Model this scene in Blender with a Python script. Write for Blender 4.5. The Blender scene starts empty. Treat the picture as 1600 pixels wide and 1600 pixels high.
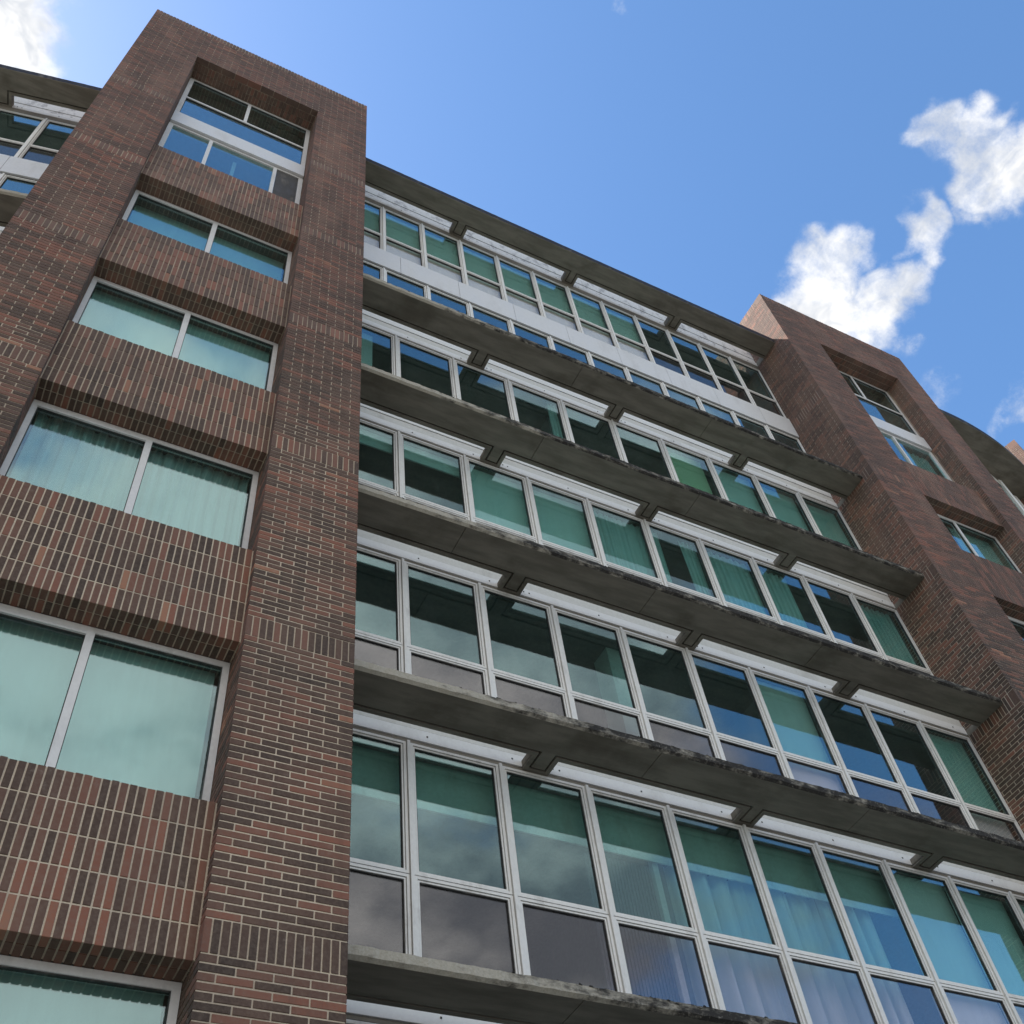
import bpy, math, random
import numpy as np
from mathutils import Matrix, Vector, noise as mnoise

sc = bpy.context.scene
col = sc.collection
rnd = random.Random(7)
R = math.radians

# ------------------------------------------------------------------ camera
cam_d = bpy.data.cameras.new('camera'); cam = bpy.data.objects.new('camera', cam_d); col.objects.link(cam)
cam.location = (0, 0, 0)                       # eye level; the ground lies 1.6 m below
cam.rotation_euler = (2.4931, 0.1002, -0.4665)
cam_d.sensor_width = 36; cam_d.lens = 1681.93 / 1600 * 36
cam_d.clip_start = 0.05; cam_d.clip_end = 5000
sc.camera = cam

# ------------------------------------------------------------------ light
SUN = Vector((-0.38, 0.324, 0.57)).normalized()           # towards the sun
EL = math.asin(SUN.z); AZ = math.atan2(SUN.x, SUN.y)      # azimuth from +Y towards +X
sun_d = bpy.data.lights.new('sun', 'SUN'); sun = bpy.data.objects.new('sun', sun_d); col.objects.link(sun)
sun_d.energy = 5.0; sun_d.angle = R(0.53); sun_d.color = (1.0, 0.95, 0.87)
sun.location = SUN * 60; sun.rotation_euler = SUN.to_track_quat('Z', 'Y').to_euler()

SKY_STRENGTH = 0.15
EXPOSURE = 1.0

class NT:
    """tiny helper to wire node trees"""
    def __init__(s, nt): s.nt = nt
    def n(s, typ, **kw):
        nd = s.nt.nodes.new(typ)
        for k, v in kw.items():
            if k.startswith('i_'):
                nd.inputs[k[2:].replace('_', ' ')].default_value = v
            else: setattr(nd, k, v)
        return nd
    def l(s, a, b): s.nt.links.new(a, b)
    def setin(s, sock, v):
        if hasattr(v, 'is_linked') or hasattr(v, 'links'): s.l(v, sock)
        else: sock.default_value = v
    def math(s, op, a, b=None, c=None, clamp=False):
        nd = s.n('ShaderNodeMath', operation=op); nd.use_clamp = clamp
        s.setin(nd.inputs[0], a)
        if b is not None: s.setin(nd.inputs[1], b)
        if c is not None: s.setin(nd.inputs[2], c)
        return nd.outputs[0]
    def vmath(s, op, a, b=None):
        nd = s.n('ShaderNodeVectorMath', operation=op)
        s.setin(nd.inputs[0], a)
        if b is not None: s.setin(nd.inputs[1], b)
        return nd.outputs['Value'] if op in ('LENGTH', 'DISTANCE', 'DOT_PRODUCT') else nd.outputs[0]
    def noise(s, vec, scale, detail=4, rough=0.55, out='Fac'):
        nd = s.n('ShaderNodeTexNoise'); nd.inputs['Scale'].default_value = scale
        nd.inputs['Detail'].default_value = detail; nd.inputs['Roughness'].default_value = rough
        if vec is not None: s.l(vec, nd.inputs['Vector'])
        return nd.outputs[out]
    def sstep(s, v, a, b, lo=0.0, hi=1.0):
        nd = s.n('ShaderNodeMapRange', interpolation_type='SMOOTHSTEP')
        s.setin(nd.inputs['Value'], v)
        nd.inputs['From Min'].default_value = a; nd.inputs['From Max'].default_value = b
        nd.inputs['To Min'].default_value = lo; nd.inputs['To Max'].default_value = hi
        return nd.outputs[0]
    def mix(s, fac, a, b, typ='MIX'):
        nd = s.n('ShaderNodeMix', data_type='RGBA', blend_type=typ)
        s.setin(nd.inputs[0], fac); s.setin(nd.inputs[6], a); s.setin(nd.inputs[7], b)
        return nd.outputs[2]
    def xyz(s, v):
        nd = s.n('ShaderNodeSeparateXYZ'); s.l(v, nd.inputs[0]); return nd.outputs
    def comb(s, x, y, z):
        nd = s.n('ShaderNodeCombineXYZ')
        for i, q in enumerate((x, y, z)): s.setin(nd.inputs[i], q)
        return nd.outputs[0]

def c4(c): return (c[0], c[1], c[2], 1.0)

# world: daylight sky with fair-weather cumulus
w = bpy.data.worlds.new('World'); sc.world = w; w.use_nodes = True
T = NT(w.node_tree); w.node_tree.nodes.clear()
sky = T.n('ShaderNodeTexSky', sky_type='NISHITA'); sky.sun_disc = False
sky.sun_elevation = EL; sky.sun_rotation = AZ
sky.altitude = 900; sky.air_density = 1.0; sky.dust_density = 1.1; sky.ozone_density = 1.2
dirv = T.n('ShaderNodeTexCoord').outputs['Generated']
dz = T.xyz(dirv)
wv = T.n('ShaderNodeTexNoise'); wv.inputs['Scale'].default_value = 9; wv.inputs['Detail'].default_value = 3
wv.inputs['Roughness'].default_value = 0.62; T.l(dirv, wv.inputs['Vector'])
warp = T.vmath('MULTIPLY', T.vmath('SUBTRACT', wv.outputs['Color'], (0.5, 0.5, 0.5)), (0.13, 0.13, 0.13))
dw = T.vmath('ADD', dirv, warp)
fb = T.noise(dirv, 19, 6, 0.70)
blobs = [((-0.185, 0.325, 0.93), .062, 1.0), ((-0.20, 0.30, 0.935), .05, 1.0),
         ((0.2657, 0.090, 0.961), .014, .5),
         # the big cumulus behind the right tower, climbing to the right
         ((0.505, 0.200, 0.840), .040, .95), ((0.516, 0.222, 0.827), .044, 1.0), ((0.536, 0.215, 0.816), .042, 1.0), ((0.552, 0.195, 0.811), .034, 1.0), ((0.541, 0.187, 0.820), .030, .9),
         ((0.564, 0.165, 0.809), .032, .95), ((0.563, 0.140, 0.814), .028, .95), ((0.550, 0.120, 0.827), .026, .85), ((0.544, 0.140, 0.827), .018, .7),
         # the ragged one above it, running out of the frame
         ((0.527, 0.050, 0.848), .024, .75), ((0.538, 0.030, 0.842), .024, .8), ((0.552, 0.052, 0.832), .030, .85), ((0.567, 0.060, 0.822), .032, .95),
         ((0.580, 0.062, 0.812), .032, .95), ((0.588, 0.040, 0.808), .034, 1.0), ((0.583, 0.085, 0.808), .022, .75), ((0.572, 0.092, 0.815), .018, .6),
         ((0.510, 0.058, 0.858), .020, .7), ((0.527, 0.018, 0.850), .020, .75), ((0.516, 0.040, 0.856), .020, .7),
         ((0.6548, 0.211, 0.7258), .020, .50), ((0.665, 0.196, 0.722), .018, .5), ((0.6027, 0.2251, 0.7656), .020, .34)]
acc = None
for c, r, wgt in blobs:
    dd = T.vmath('DISTANCE', dw, c)
    v = T.sstep(dd, r * 1.55, r * 0.45, 0.0, wgt)
    acc = v if acc is None else T.math('MAXIMUM', acc, v)
F1 = T.math('ADD', acc, T.math('MULTIPLY', T.math('SUBTRACT', fb, 0.5), 1.5))
m1 = T.math('MULTIPLY', T.sstep(F1, 0.26, 1.10), T.sstep(acc, 0.0, 0.5))
# the cloud field over the rest of the sky, thick low behind the street
pz = T.math('ADD', dz[2], 0.25)
pl = T.comb(T.math('DIVIDE', dz[0], pz), T.math('DIVIDE', dz[1], pz), 3.3)
f2 = T.noise(pl, 2.6, 6, 0.56)
bias = T.math('MULTIPLY', T.sstep(dz[1], -0.10, -0.50), T.math('SUBTRACT', 1.25, T.math('ADD', T.math('MULTIPLY', T.sstep(dz[0], 0.45, 0.66), 1.45), T.math('MULTIPLY', T.sstep(dz[2], 0.80, 0.93), 1.0))))
F2 = T.math('ADD', f2, T.math('MULTIPLY', bias, 0.22))
m2 = T.math('MULTIPLY', T.sstep(F2, 0.56, 0.74), T.sstep(dz[1], 0.0, -0.25))
mk = T.math('MAXIMUM', m1, m2)
shade = T.noise(dw, 16, 4, 0.6)
ccol = T.mix(T.sstep(shade, 0.36, 0.60), c4((0.36, 0.38, 0.415)), c4((0.58, 0.575, 0.565)))
cfar = T.mix(T.sstep(T.math('SUBTRACT', T.noise(pl, 3.4, 5, .6), T.sstep(dz[0], .08, .34, -.12, .06)), 0.40, 0.66), c4((0.20, 0.215, 0.245)), c4((0.62, 0.615, 0.60)))
ccol = T.mix(T.sstep(dz[1], 0.0, -0.2), ccol, cfar)
cs = T.n('ShaderNodeVectorMath', operation='SCALE'); T.l(ccol, cs.inputs[0]); cs.inputs['Scale'].default_value = 1.0 / SKY_STRENGTH
hs = T.n('ShaderNodeHueSaturation'); hs.inputs['Hue'].default_value = .498; hs.inputs['Saturation'].default_value = 1.17; hs.inputs['Value'].default_value = 1.06
T.l(sky.outputs[0], hs.inputs['Color'])
fin = T.mix(mk, hs.outputs[0], cs.outputs[0])
bg = T.n('ShaderNodeBackground'); T.l(fin, bg.inputs['Color']); bg.inputs['Strength'].default_value = SKY_STRENGTH
T.l(bg.outputs[0], T.n('ShaderNodeOutputWorld').inputs['Surface'])

sc.view_settings.view_transform = 'Standard'; sc.view_settings.look = 'None'
sc.view_settings.exposure = EXPOSURE; sc.view_settings.gamma = 1.0; sc.view_settings.use_curve_mapping = False
sc.render.engine = 'CYCLES'
sc.cycles.max_bounces = 6; sc.cycles.diffuse_bounces = 3; sc.cycles.glossy_bounces = 3; sc.cycles.transparent_max_bounces = 12

# ------------------------------------------------------------------ materials
def material(name):
    m = bpy.data.materials.new(name); m.use_nodes = True
    m.node_tree.nodes.clear(); t = NT(m.node_tree)
    out = t.n('ShaderNodeOutputMaterial'); return m, t, out
def pbsdf(t, out, colr, rough=0.7, metal=0.0, bump=None, bstr=0.3, bdist=0.004, spec=0.5):
    b = t.n('ShaderNodeBsdfPrincipled')
    t.setin(b.inputs['Base Color'], c4(colr) if isinstance(colr, tuple) else colr)
    t.setin(b.inputs['Roughness'], rough); b.inputs['Metallic'].default_value = metal
    b.inputs['Specular IOR Level'].default_value = spec
    if bump is not None:
        bn = t.n('ShaderNodeBump'); bn.inputs['Strength'].default_value = bstr; bn.inputs['Distance'].default_value = bdist
        t.l(bump, bn.inputs['Height']); t.l(bn.outputs[0], b.inputs['Normal'])
    t.l(b.outputs[0], out.inputs['Surface']); return b
def pos(t): return t.n('ShaderNodeNewGeometry').outputs['Position']

def brick_mat(name, kind):
    m, t, o = material(name)
    at = t.n('ShaderNodeAttribute', attribute_type=kind); at.attribute_name = 'tint'
    tint = at.outputs['Fac']
    P = pos(t)
    rmp = t.n('ShaderNodeValToRGB'); cr = rmp.color_ramp; cr.interpolation = 'LINEAR'
    stops = [(0.0, (.056, .038, .029)), (.24, (.098, .059, .043)), (.46, (.152, .078, .055)), (.68, (.212, .090, .060)), (.88, (.262, .100, .062)), (1.0, (.34, .160, .095))]
    cr.elements[0].position = 0; cr.elements[0].color = c4(stops[0][1])
    cr.elements[1].position = 1; cr.elements[1].color = c4(stops[-1][1])
    for p, c in stops[1:-1]:
        e = cr.elements.new(p); e.color = c4(c)
    t.l(tint, rmp.inputs[0])
    z = t.xyz(P)[2]
    g = t.noise(P, 38, 5, 0.65)
    base = t.mix(t.math('MULTIPLY', t.sstep(g, .35, .7), .45), rmp.outputs[0], t.mix(.6, rmp.outputs[0], c4((.22, .165, .125))))
    # pale tone in broad noise smears, stronger on the upper courses
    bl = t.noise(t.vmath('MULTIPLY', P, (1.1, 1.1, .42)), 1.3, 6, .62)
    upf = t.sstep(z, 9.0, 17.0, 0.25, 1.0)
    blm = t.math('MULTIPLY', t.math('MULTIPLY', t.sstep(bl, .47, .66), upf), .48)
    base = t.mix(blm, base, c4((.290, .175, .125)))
    gry = t.math('MULTIPLY', t.sstep(z, 8.0, 19.0), .26)
    base = t.mix(gry, base, c4((.262, .172, .142)))
    stv = t.noise(t.vmath('MULTIPLY', P, (9.0, 9.0, .35)), 1.0, 5, .6)
    base = t.mix(t.math('MULTIPLY', t.sstep(stv, .52, .72), .26), base, c4((.050, .038, .031)))
    base = t.mix(t.math('MULTIPLY', t.sstep(t.noise(P, 7.0, 6, .7), .60, .76), .30), base, c4((.36, .30, .25)))
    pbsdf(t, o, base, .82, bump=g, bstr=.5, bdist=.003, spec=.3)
    return m
M = {}
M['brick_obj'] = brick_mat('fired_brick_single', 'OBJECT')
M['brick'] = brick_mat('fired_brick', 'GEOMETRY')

m, t, o = material('mortar'); P = pos(t); g = t.noise(P, 60, 5, .7); z = t.xyz(P)[2]
mc = t.mix(t.sstep(g, .3, .75), c4((.50, .41, .31)), c4((.68, .57, .44)))
mc = t.mix(t.math('MULTIPLY', t.sstep(t.noise(P, 1.2, 5), .42, .68), .5), mc, c4((.34, .28, .225)))
soil = t.math('MULTIPLY', t.sstep(z, 8.5, 17.0), t.sstep(t.noise(P, 2.2, 5, .6), .30, .62, .10, .70))
mc = t.mix(soil, mc, c4((.19, .135, .105)))        # sooty, lichened joints on the exposed upper courses
pbsdf(t, o, mc, .95, bump=g, bstr=.6, bdist=.003, spec=.15); M['mortar'] = m

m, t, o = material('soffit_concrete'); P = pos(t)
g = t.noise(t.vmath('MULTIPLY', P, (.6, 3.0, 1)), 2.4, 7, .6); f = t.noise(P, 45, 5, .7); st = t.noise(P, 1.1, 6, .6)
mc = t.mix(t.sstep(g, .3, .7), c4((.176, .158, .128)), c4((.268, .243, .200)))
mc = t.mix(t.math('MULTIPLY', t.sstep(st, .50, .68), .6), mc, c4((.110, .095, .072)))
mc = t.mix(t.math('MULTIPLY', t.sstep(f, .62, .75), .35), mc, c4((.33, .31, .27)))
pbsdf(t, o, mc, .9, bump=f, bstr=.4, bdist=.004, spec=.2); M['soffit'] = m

m, t, o = material('weathered_slab_edge'); P = pos(t); X = t.xyz(P)
f = t.noise(P, 55, 5, .7); st = t.noise(t.vmath('MULTIPLY', P, (1, 1, 2.2)), 5.5, 8, .68)
mc = t.mix(t.sstep(f, .3, .7), c4((.36, .33, .265)), c4((.47, .43, .36)))
cov = t.math('ADD', st, t.sstep(X[0], 2.6, 6.0, -.20, .13))
lm = t.sstep(cov, .36, .66)
lich = t.mix(t.sstep(t.noise(P, 30, 4, .7), .55, .72), c4((.040, .037, .034)), c4((.20, .185, .160)))
mc = t.mix(lm, mc, lich)
pbsdf(t, o, mc, .95, bump=t.math('ADD', f, st), bstr=.5, bdist=.008, spec=.15); M['edge'] = m

m, t, o = material('lichen_crust'); P = pos(t); f = t.noise(P, 42, 5, .7)
pbsdf(t, o, t.mix(t.sstep(f, .45, .72), c4((.030, .028, .026)), c4((.20, .19, .16))), .97, bump=f, bstr=1, bdist=.01, spec=.1); M['crust'] = m

def painted(name, a, b, rough=.5, dirt=(.30, .28, .25), dscale=6.0, damt=.35, lo=.52, hi=.72, stretch=(1, 1, .35), spec=.4):
    m, t, o = material(name); P = pos(t)
    f = t.noise(P, 24, 5, .6); d = t.noise(t.vmath('MULTIPLY', P, stretch), dscale, 6, .65)
    c = t.mix(t.sstep(f, .3, .7), c4(a), c4(b))
    c = t.mix(t.math('MULTIPLY', t.sstep(d, lo, hi), damt), c, c4(dirt))
    pbsdf(t, o, c, t.sstep(d, .3, .7, rough - .08, rough + .15), bump=f, bstr=.08, bdist=.002, spec=spec); M[name] = m
painted('window_frame', (.76, .745, .71), (.82, .805, .77), .45, damt=.30)
painted('tower_frame', (.66, .645, .63), (.72, .705, .69), .45, damt=.25)
painted('gasket', (.035, .034, .034), (.05, .048, .046), .7)
painted('band_panel', (.68, .68, .68), (.73, .73, .73), .4, dirt=(.45, .44, .43), dscale=2.5, damt=.30)
painted('vent_white', (.80, .785, .75), (.84, .825, .79), .55, dirt=(.42, .39, .34), dscale=5, damt=.28, lo=.52, hi=.76, stretch=(.5, 1, .25))
painted('vent_ceiling', (.66, .64, .58), (.73, .71, .65), .7, dirt=(.36, .33, .29), dscale=4, damt=.35, stretch=(.5, 1, .3))
painted('vent_peeling', (.66, .66, .66), (.76, .76, .75), .7, dirt=(.26, .26, .28), dscale=6, damt=.65, lo=.48, hi=.66, stretch=(1, 1, .6))
painted('roof_flashing', (.012, .013, .022), (.020, .021, .032), .7, spec=.3)
painted('groove_shade', (.060, .052, .042), (.085, .074, .060), .95, spec=.1)  # backing of grooves and joints, their shade put into the dark brown
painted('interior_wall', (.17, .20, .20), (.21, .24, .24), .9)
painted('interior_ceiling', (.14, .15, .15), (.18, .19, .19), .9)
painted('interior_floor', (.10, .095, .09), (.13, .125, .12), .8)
painted('bulkhead', (.40, .46, .41), (.46, .52, .47), .8)
painted('pale_board', (.66, .70, .66), (.74, .77, .73), .7)
painted('interior_column', (.60, .64, .60), (.68, .72, .68), .8)
painted('ribbed_blind', (.10, .095, .10), (.13, .12, .125), .7)
painted('dark_screen', (.050, .047, .045), (.062, .058, .055), .6)
painted('steel_post', (.55, .56, .56), (.63, .64, .64), .5)

def cloth(name, a, b, trans=.25):
    m, t, o = material(name); P = pos(t)
    f = t.noise(t.vmath('MULTIPLY', P, (1, 1, .1)), 14, 4, .6)
    c = t.mix(t.sstep(f, .3, .7), c4(a), c4(b))
    d = t.n('ShaderNodeBsdfDiffuse'); t.l(c, d.inputs[0]); tr = t.n('ShaderNodeBsdfTranslucent'); t.l(c, tr.inputs[0])
    mx = t.n('ShaderNodeMixShader'); mx.inputs[0].default_value = trans
    t.l(d.outputs[0], mx.inputs[1]); t.l(tr.outputs[0], mx.inputs[2]); t.l(mx.outputs[0], o.inputs['Surface']); M[name] = m
cloth('curtain_aqua', (.62, .80, .77), (.72, .88, .85))
cloth('curtain_pale', (.74, .80, .78), (.84, .88, .86))
cloth('blind_pale', (.78, .80, .76), (.84, .86, .82), .15)
cloth('blind_green', (.72, .82, .77), (.78, .87, .82), .12)
cloth('blind_beige', (.83, .83, .77), (.88, .88, .82), .1)
cloth('blind_lime', (.66, .78, .52), (.72, .83, .58), .15)

def glass(name, tint, ior, refl=(1, 1, 1), dirt=.02):
    m, t, o = material(name); P = pos(t)
    tr = t.n('ShaderNodeBsdfTransparent'); tr.inputs[0].default_value = c4(tint)
    gl = t.n('ShaderNodeBsdfAnisotropic') if False else t.n('ShaderNodeBsdfGlossy')
    gl.inputs['Color'].default_value = c4(refl); gl.inputs['Roughness'].default_value = 0.0
    bn = t.n('ShaderNodeBump'); bn.inputs['Strength'].default_value = .05; bn.inputs['Distance'].default_value = .02
    t.l(t.noise(P, .9, 2, .5), bn.inputs['Height']); t.l(bn.outputs[0], gl.inputs['Normal'])
    lw = t.n('ShaderNodeLayerWeight'); lw.inputs['Blend'].default_value = .5
    f0 = ((ior - 1) / (ior + 1)) ** 2          # same reflectance from either side of the sheet
    fr = t.math('ADD', f0, t.math('MULTIPLY', 1 - f0, t.math('POWER', lw.outputs['Facing'], 4.0 if ior > 1.7 else 6.0)))
    mx = t.n('ShaderNodeMixShader'); t.l(fr, mx.inputs[0]); t.l(tr.outputs[0], mx.inputs[1]); t.l(gl.outputs[0], mx.inputs[2])
    df = t.n('ShaderNodeBsdfDiffuse'); df.inputs[0].default_value = c4((.45, .45, .43))
    mx2 = t.n('ShaderNodeMixShader')
    t.l(t.sstep(t.noise(t.vmath('MULTIPLY', P, (1, 1, .4)), 5, 6, .65), .4, .8, dirt * .4, dirt * 2.2), mx2.inputs[0])
    t.l(mx.outputs[0], mx2.inputs[1]); t.l(df.outputs[0], mx2.inputs[2]); t.l(mx2.outputs[0], o.inputs['Surface']); M[name] = m
glass('teal_glass', (.755, .905, .885), 2.2, (.74, .93, .96), dirt=.012)
glass('tower_glass', (.74, .890, .875), 2.35, (.80, .94, .97), dirt=.012)
glass('clear_glass', (.90, .885, .90), 1.9, dirt=.012)

glass('plain_glass', (.94, .935, .93), 1.5, dirt=.012)

m, t, o = material('paving'); P = pos(t); f = t.noise(P, 3, 6, .6); g = t.noise(P, 60, 4, .7)
pbsdf(t, o, t.mix(t.sstep(f, .3, .7), c4((.095, .095, .085)), c4((.15, .145, .13))), .9, bump=g, bstr=.3); M['paving'] = m

# ------------------------------------------------------------------ mesh helpers
class MB:
    def __init__(s): s.v = []; s.f = []; s.m = []; s.t = []
    def quad(s, a, b, c, d, mi=0):
        i = len(s.v); s.v += [a, b, c, d]; s.f.append((i, i+1, i+2, i+3)); s.m.append(mi)
    def hexa(s, p, mi=0, skip=()):
        """p: 8 corners, 0-3 bottom loop (ccw seen from above), 4-7 top loop"""
        i = len(s.v); s.v += [tuple(q) for q in p]
        for k, q in enumerate(((3,2,1,0),(4,5,6,7),(0,1,5,4),(1,2,6,5),(2,3,7,6),(3,0,4,7))):
            if k in skip: continue
            s.f.append(tuple(i + j for j in q)); s.m.append(mi)
    def box(s, x0, x1, y0, y1, z0, z1, mi=0, skip=()):
        s.hexa([(x0,y0,z0),(x1,y0,z0),(x1,y1,z0),(x0,y1,z0),(x0,y0,z1),(x1,y0,z1),(x1,y1,z1),(x0,y1,z1)], mi, skip)
    def mesh(s, name, mats, smooth=False):
        me = bpy.data.meshes.new(name); me.from_pydata(s.v, [], s.f)
        for q in mats: me.materials.append(M[q])
        if len(mats) > 1: me.polygons.foreach_set('material_index', s.m)
        if smooth: me.polygons.foreach_set('use_smooth', [True] * len(me.polygons))
        me.update(); return me

ROOT_LOC = Vector((6.0, 9.0, -1.6))
root = bpy.data.objects.new('office_building', None); col.objects.link(root); root.location = ROOT_LOC
root['label'] = 'dark brick and concrete office block with two brick towers and glazed bay'
root['category'] = 'building'
RINV = Matrix.Translation(-ROOT_LOC)

def part(name, data, mw=None, parent=None, label=None, kind=None):
    """a part of the building (parent None) or a sub-part of a part; mw is the local placement"""
    o = bpy.data.objects.new(name, data); col.objects.link(o)
    if parent is None:
        o.parent = root; o.matrix_parent_inverse = RINV
    else: o.parent = parent
    if mw is not None: o.matrix_basis = mw
    if label: o['label'] = label
    if kind: o['kind'] = kind
    return o
def thing(name, data, label, cat, group=None, mw=None):
    o = bpy.data.objects.new(name, data); col.objects.link(o)
    if mw is not None: o.matrix_basis = mw
    o['label'] = label; o['category'] = cat
    if group: o['group'] = group
    return o
TR = Matrix.Translation

# ------------------------------------------------------------------ ground
g = MB(); g.quad((-900,-900,-1.6),(900,-900,-1.6),(900,900,-1.6),(-900,900,-1.6))
go = bpy.data.objects.new('ground', g.mesh('ground', ['paving'])); col.objects.link(go); go['kind'] = 'structure'

# ------------------------------------------------------------------ brickwork
BL, BD, BH, JT = .2375, .1125, .0500, .0132
CP = BH + JT                     # course pitch
SP = CP                          # soldier pitch
JD = .0055                       # how far the joint lies behind the face
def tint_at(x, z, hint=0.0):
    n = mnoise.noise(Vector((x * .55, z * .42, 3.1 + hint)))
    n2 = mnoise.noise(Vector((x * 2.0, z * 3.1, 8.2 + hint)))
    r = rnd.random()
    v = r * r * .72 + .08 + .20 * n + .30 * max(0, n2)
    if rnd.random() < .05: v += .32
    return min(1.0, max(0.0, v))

class Bricks:
    """collects bricks (x0,x1,y0,y1,z0,z1, tint); later the largest in view become objects"""
    def __init__(s): s.b = []
    def add(s, x0, x1, y0, y1, z0, z1, hint=0.0, front='y'):
        if x1 - x0 < .012 or y1 - y0 < .012: return
        s.b.append([x0, x1, y0, y1, z0, z1, tint_at((x0+x1)/2 + (y0+y1)/2*.7, (z0+z1)/2, hint), front])
    def course(s, xa, xb, yf, z0, z1, odd, capL=True, capR=True, dmin=.0, hint=0.0):
        """one front course from xa to xb; end bricks run back to make the corner"""
        segs = []; x = xa; first = True
        while x < xb - .02:
            L = BD if (first and odd) else BL
            e = min(x + L, xb)
            if 0 < xb - e < .05: e = xb
            segs.append((x, e)); x = e + JT * .95; first = False
        for i, (p, q) in enumerate(segs):
            d = BD
            if (i == 0 and capL) or (i == len(segs) - 1 and capR): d = BL if (q - p) < .18 else BD
            j = rnd.uniform(-.0012, .0012)
            s.add(p, q, yf + j, yf + d, z0, z1, hint)
        return (BL if odd else BD)
    def side(s, xf, sign, ya, yb, z0, z1, corner, hint=0.0):
        """stretchers on a side face at x=xf facing sign, from behind the corner brick (depth corner) to yb"""
        y = ya + corner + JT * .95
        while y < yb - .02:
            e = min(y + BL, yb)
            if 0 < yb - e < .04: e = yb
            j = rnd.uniform(-.0012, .0012)
            if sign > 0: s.add(xf - BD, xf + j, y, e, z0, z1, hint, 'x')
            else: s.add(xf + j, xf + BD, y, e, z0, z1, hint, 'x')
            y = e + JT * .95

def chamfered(x0, x1, y0, y1, z0, z1, c=.0028):
    v = [(x0,y0+c,z0),(x1,y0+c,z0),(x1,y1,z0),(x0,y1,z0),(x0,y0+c,z1),(x1,y0+c,z1),(x1,y1,z1),(x0,y1,z1),
         (x0+c,y0,z0+c),(x1-c,y0,z0+c),(x1-c,y0,z1-c),(x0+c,y0,z1-c)]
    f = [(3,2,1,0),(4,5,6,7),(1,2,6,5),(2,3,7,6),(3,0,4,7),(8,9,10,11),(0,1,9,8),(1,5,10,9),(5,4,11,10),(4,0,8,11)]
    return v, f
def join_bricks(lst, name, parent, mw=None):
    nv = []; nf = []; tt = []
    for b in lst:
        x0,x1,y0,y1,z0,z1,ti,fr = b
        i = len(nv)
        nv += [(x0,y0,z0),(x1,y0,z0),(x1,y1,z0),(x0,y1,z0),(x0,y0,z1),(x1,y0,z1),(x1,y1,z1),(x0,y1,z1)]
        nf += [(i+3,i+2,i+1,i),(i+4,i+5,i+6,i+7),(i,i+1,i+5,i+4),(i+1,i+2,i+6,i+5),(i+2,i+3,i+7,i+6),(i+3,i,i+4,i+7)]
        tt += [ti] * 6
    me = bpy.data.meshes.new(name); me.from_pydata(nv, [], nf); me.materials.append(M['brick'])
    a = me.attributes.new('tint', 'FLOAT', 'FACE'); a.data.foreach_set('value', tt); me.update()
    return part(name, me, mw, parent, kind='stuff')

CMI = Matrix.Translation(cam.location) @ cam.rotation_euler.to_matrix().to_4x4(); CMI.invert()
FPX = 1681.93
def to_px(p):
    q = CMI @ Vector(p)
    if q.z > -.1: return None
    return 800 + FPX * q.x / -q.z, 800 - FPX * q.y / -q.z
def in_view(b, m=6):
    p = to_px(((b[0]+b[1])/2, b[2], (b[4]+b[5])/2))
    return p is not None and m < p[0] < 1600 - m and m < p[1] < 1600 - m
_brick_meshes = {}
def brick_object(b, name, parent):
    x0,x1,y0,y1,z0,z1,ti,fr = b
    k = (round(x1-x0, 3), round(y1-y0, 3), round(z1-z0, 3))
    if k not in _brick_meshes:
        w_, d_, h_ = x1-x0, y1-y0, z1-z0
        v, f = chamfered(-w_/2, w_/2, 0, d_, -h_/2, h_/2)
        me = bpy.data.meshes.new(name); me.from_pydata(v, [], f); me.materials.append(M['brick_obj']); me.update()
        _brick_meshes[k] = me
    o = part(name, _brick_meshes[k], None, parent)
    o.location = ((x0+x1)/2, y0, (z0+z1)/2)
    o.rotation_euler = (rnd.uniform(-.003,.003), rnd.uniform(-.004,.004), rnd.uniform(-.003,.003))
    o['tint'] = ti
    return o

ZG = -1.6
def pier(B, xa, xb, yf, z_lo, z_hi, soldiers, ysL, ysR, hint, bottom_anchor):
    """courses of one pier: front + its two side faces to depth ysL / ysR"""
    marks = sorted(soldiers)
    k = 0; z = bottom_anchor
    # courses are counted between soldier bands so that they meet them exactly
    zs = [z_lo] + [q for q in marks if z_lo < q < z_hi] + [z_hi]
    for a_i in range(len(zs) - 1):
        z0 = zs[a_i] + (.25 if a_i > 0 else 0); z1 = zs[a_i + 1]
        n = max(1, round((z1 - z0) / CP)); cp = (z1 - z0) / n
        for c in range(n):
            za = z0 + c * cp + JT / 2; zb = z0 + (c + 1) * cp - JT / 2
            odd = c % 2
            cd = B.course(xa, xb, yf, za, zb, odd, hint=hint)
            if ysL: B.side(xa, -1, yf, ysL(za) if callable(ysL) else ysL, za, zb, cd, hint)
            if ysR: B.side(xb, 1, yf, ysR(za) if callable(ysR) else ysR, za, zb, cd, hint)
        if a_i > 0:      # the soldier band at zs[a_i]
            zb0 = zs[a_i] + JT / 2; zb1 = zs[a_i] + .25 - JT / 2
            n = round((xb - xa) / SP); p = (xb - xa + JT) / n
            for i in range(n):
                B.add(xa + i * p, xa + (i + 1) * p - JT, yf + rnd.uniform(-.001, .001), yf + BD, zb0, zb1, hint, 's')
            for xf, sg, ye in ((xa, -1, ysL), (xb, 1, ysR)):
                if not ye: continue
                yy = yf + BD + JT; yend = ye(zb0) if callable(ye) else ye
                while yy < yend - BH:
                    j = rnd.uniform(-.001, .001)
                    if sg > 0: B.add(xf - BD, xf + j, yy, yy + BH, zb0, zb1, hint, 'x')
                    else: B.add(xf + j, xf + BD, yy, yy + BH, zb0, zb1, hint, 'x')
                    yy += SP

singles_left = {'brick': 300, 'soldier_brick': 300}

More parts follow.
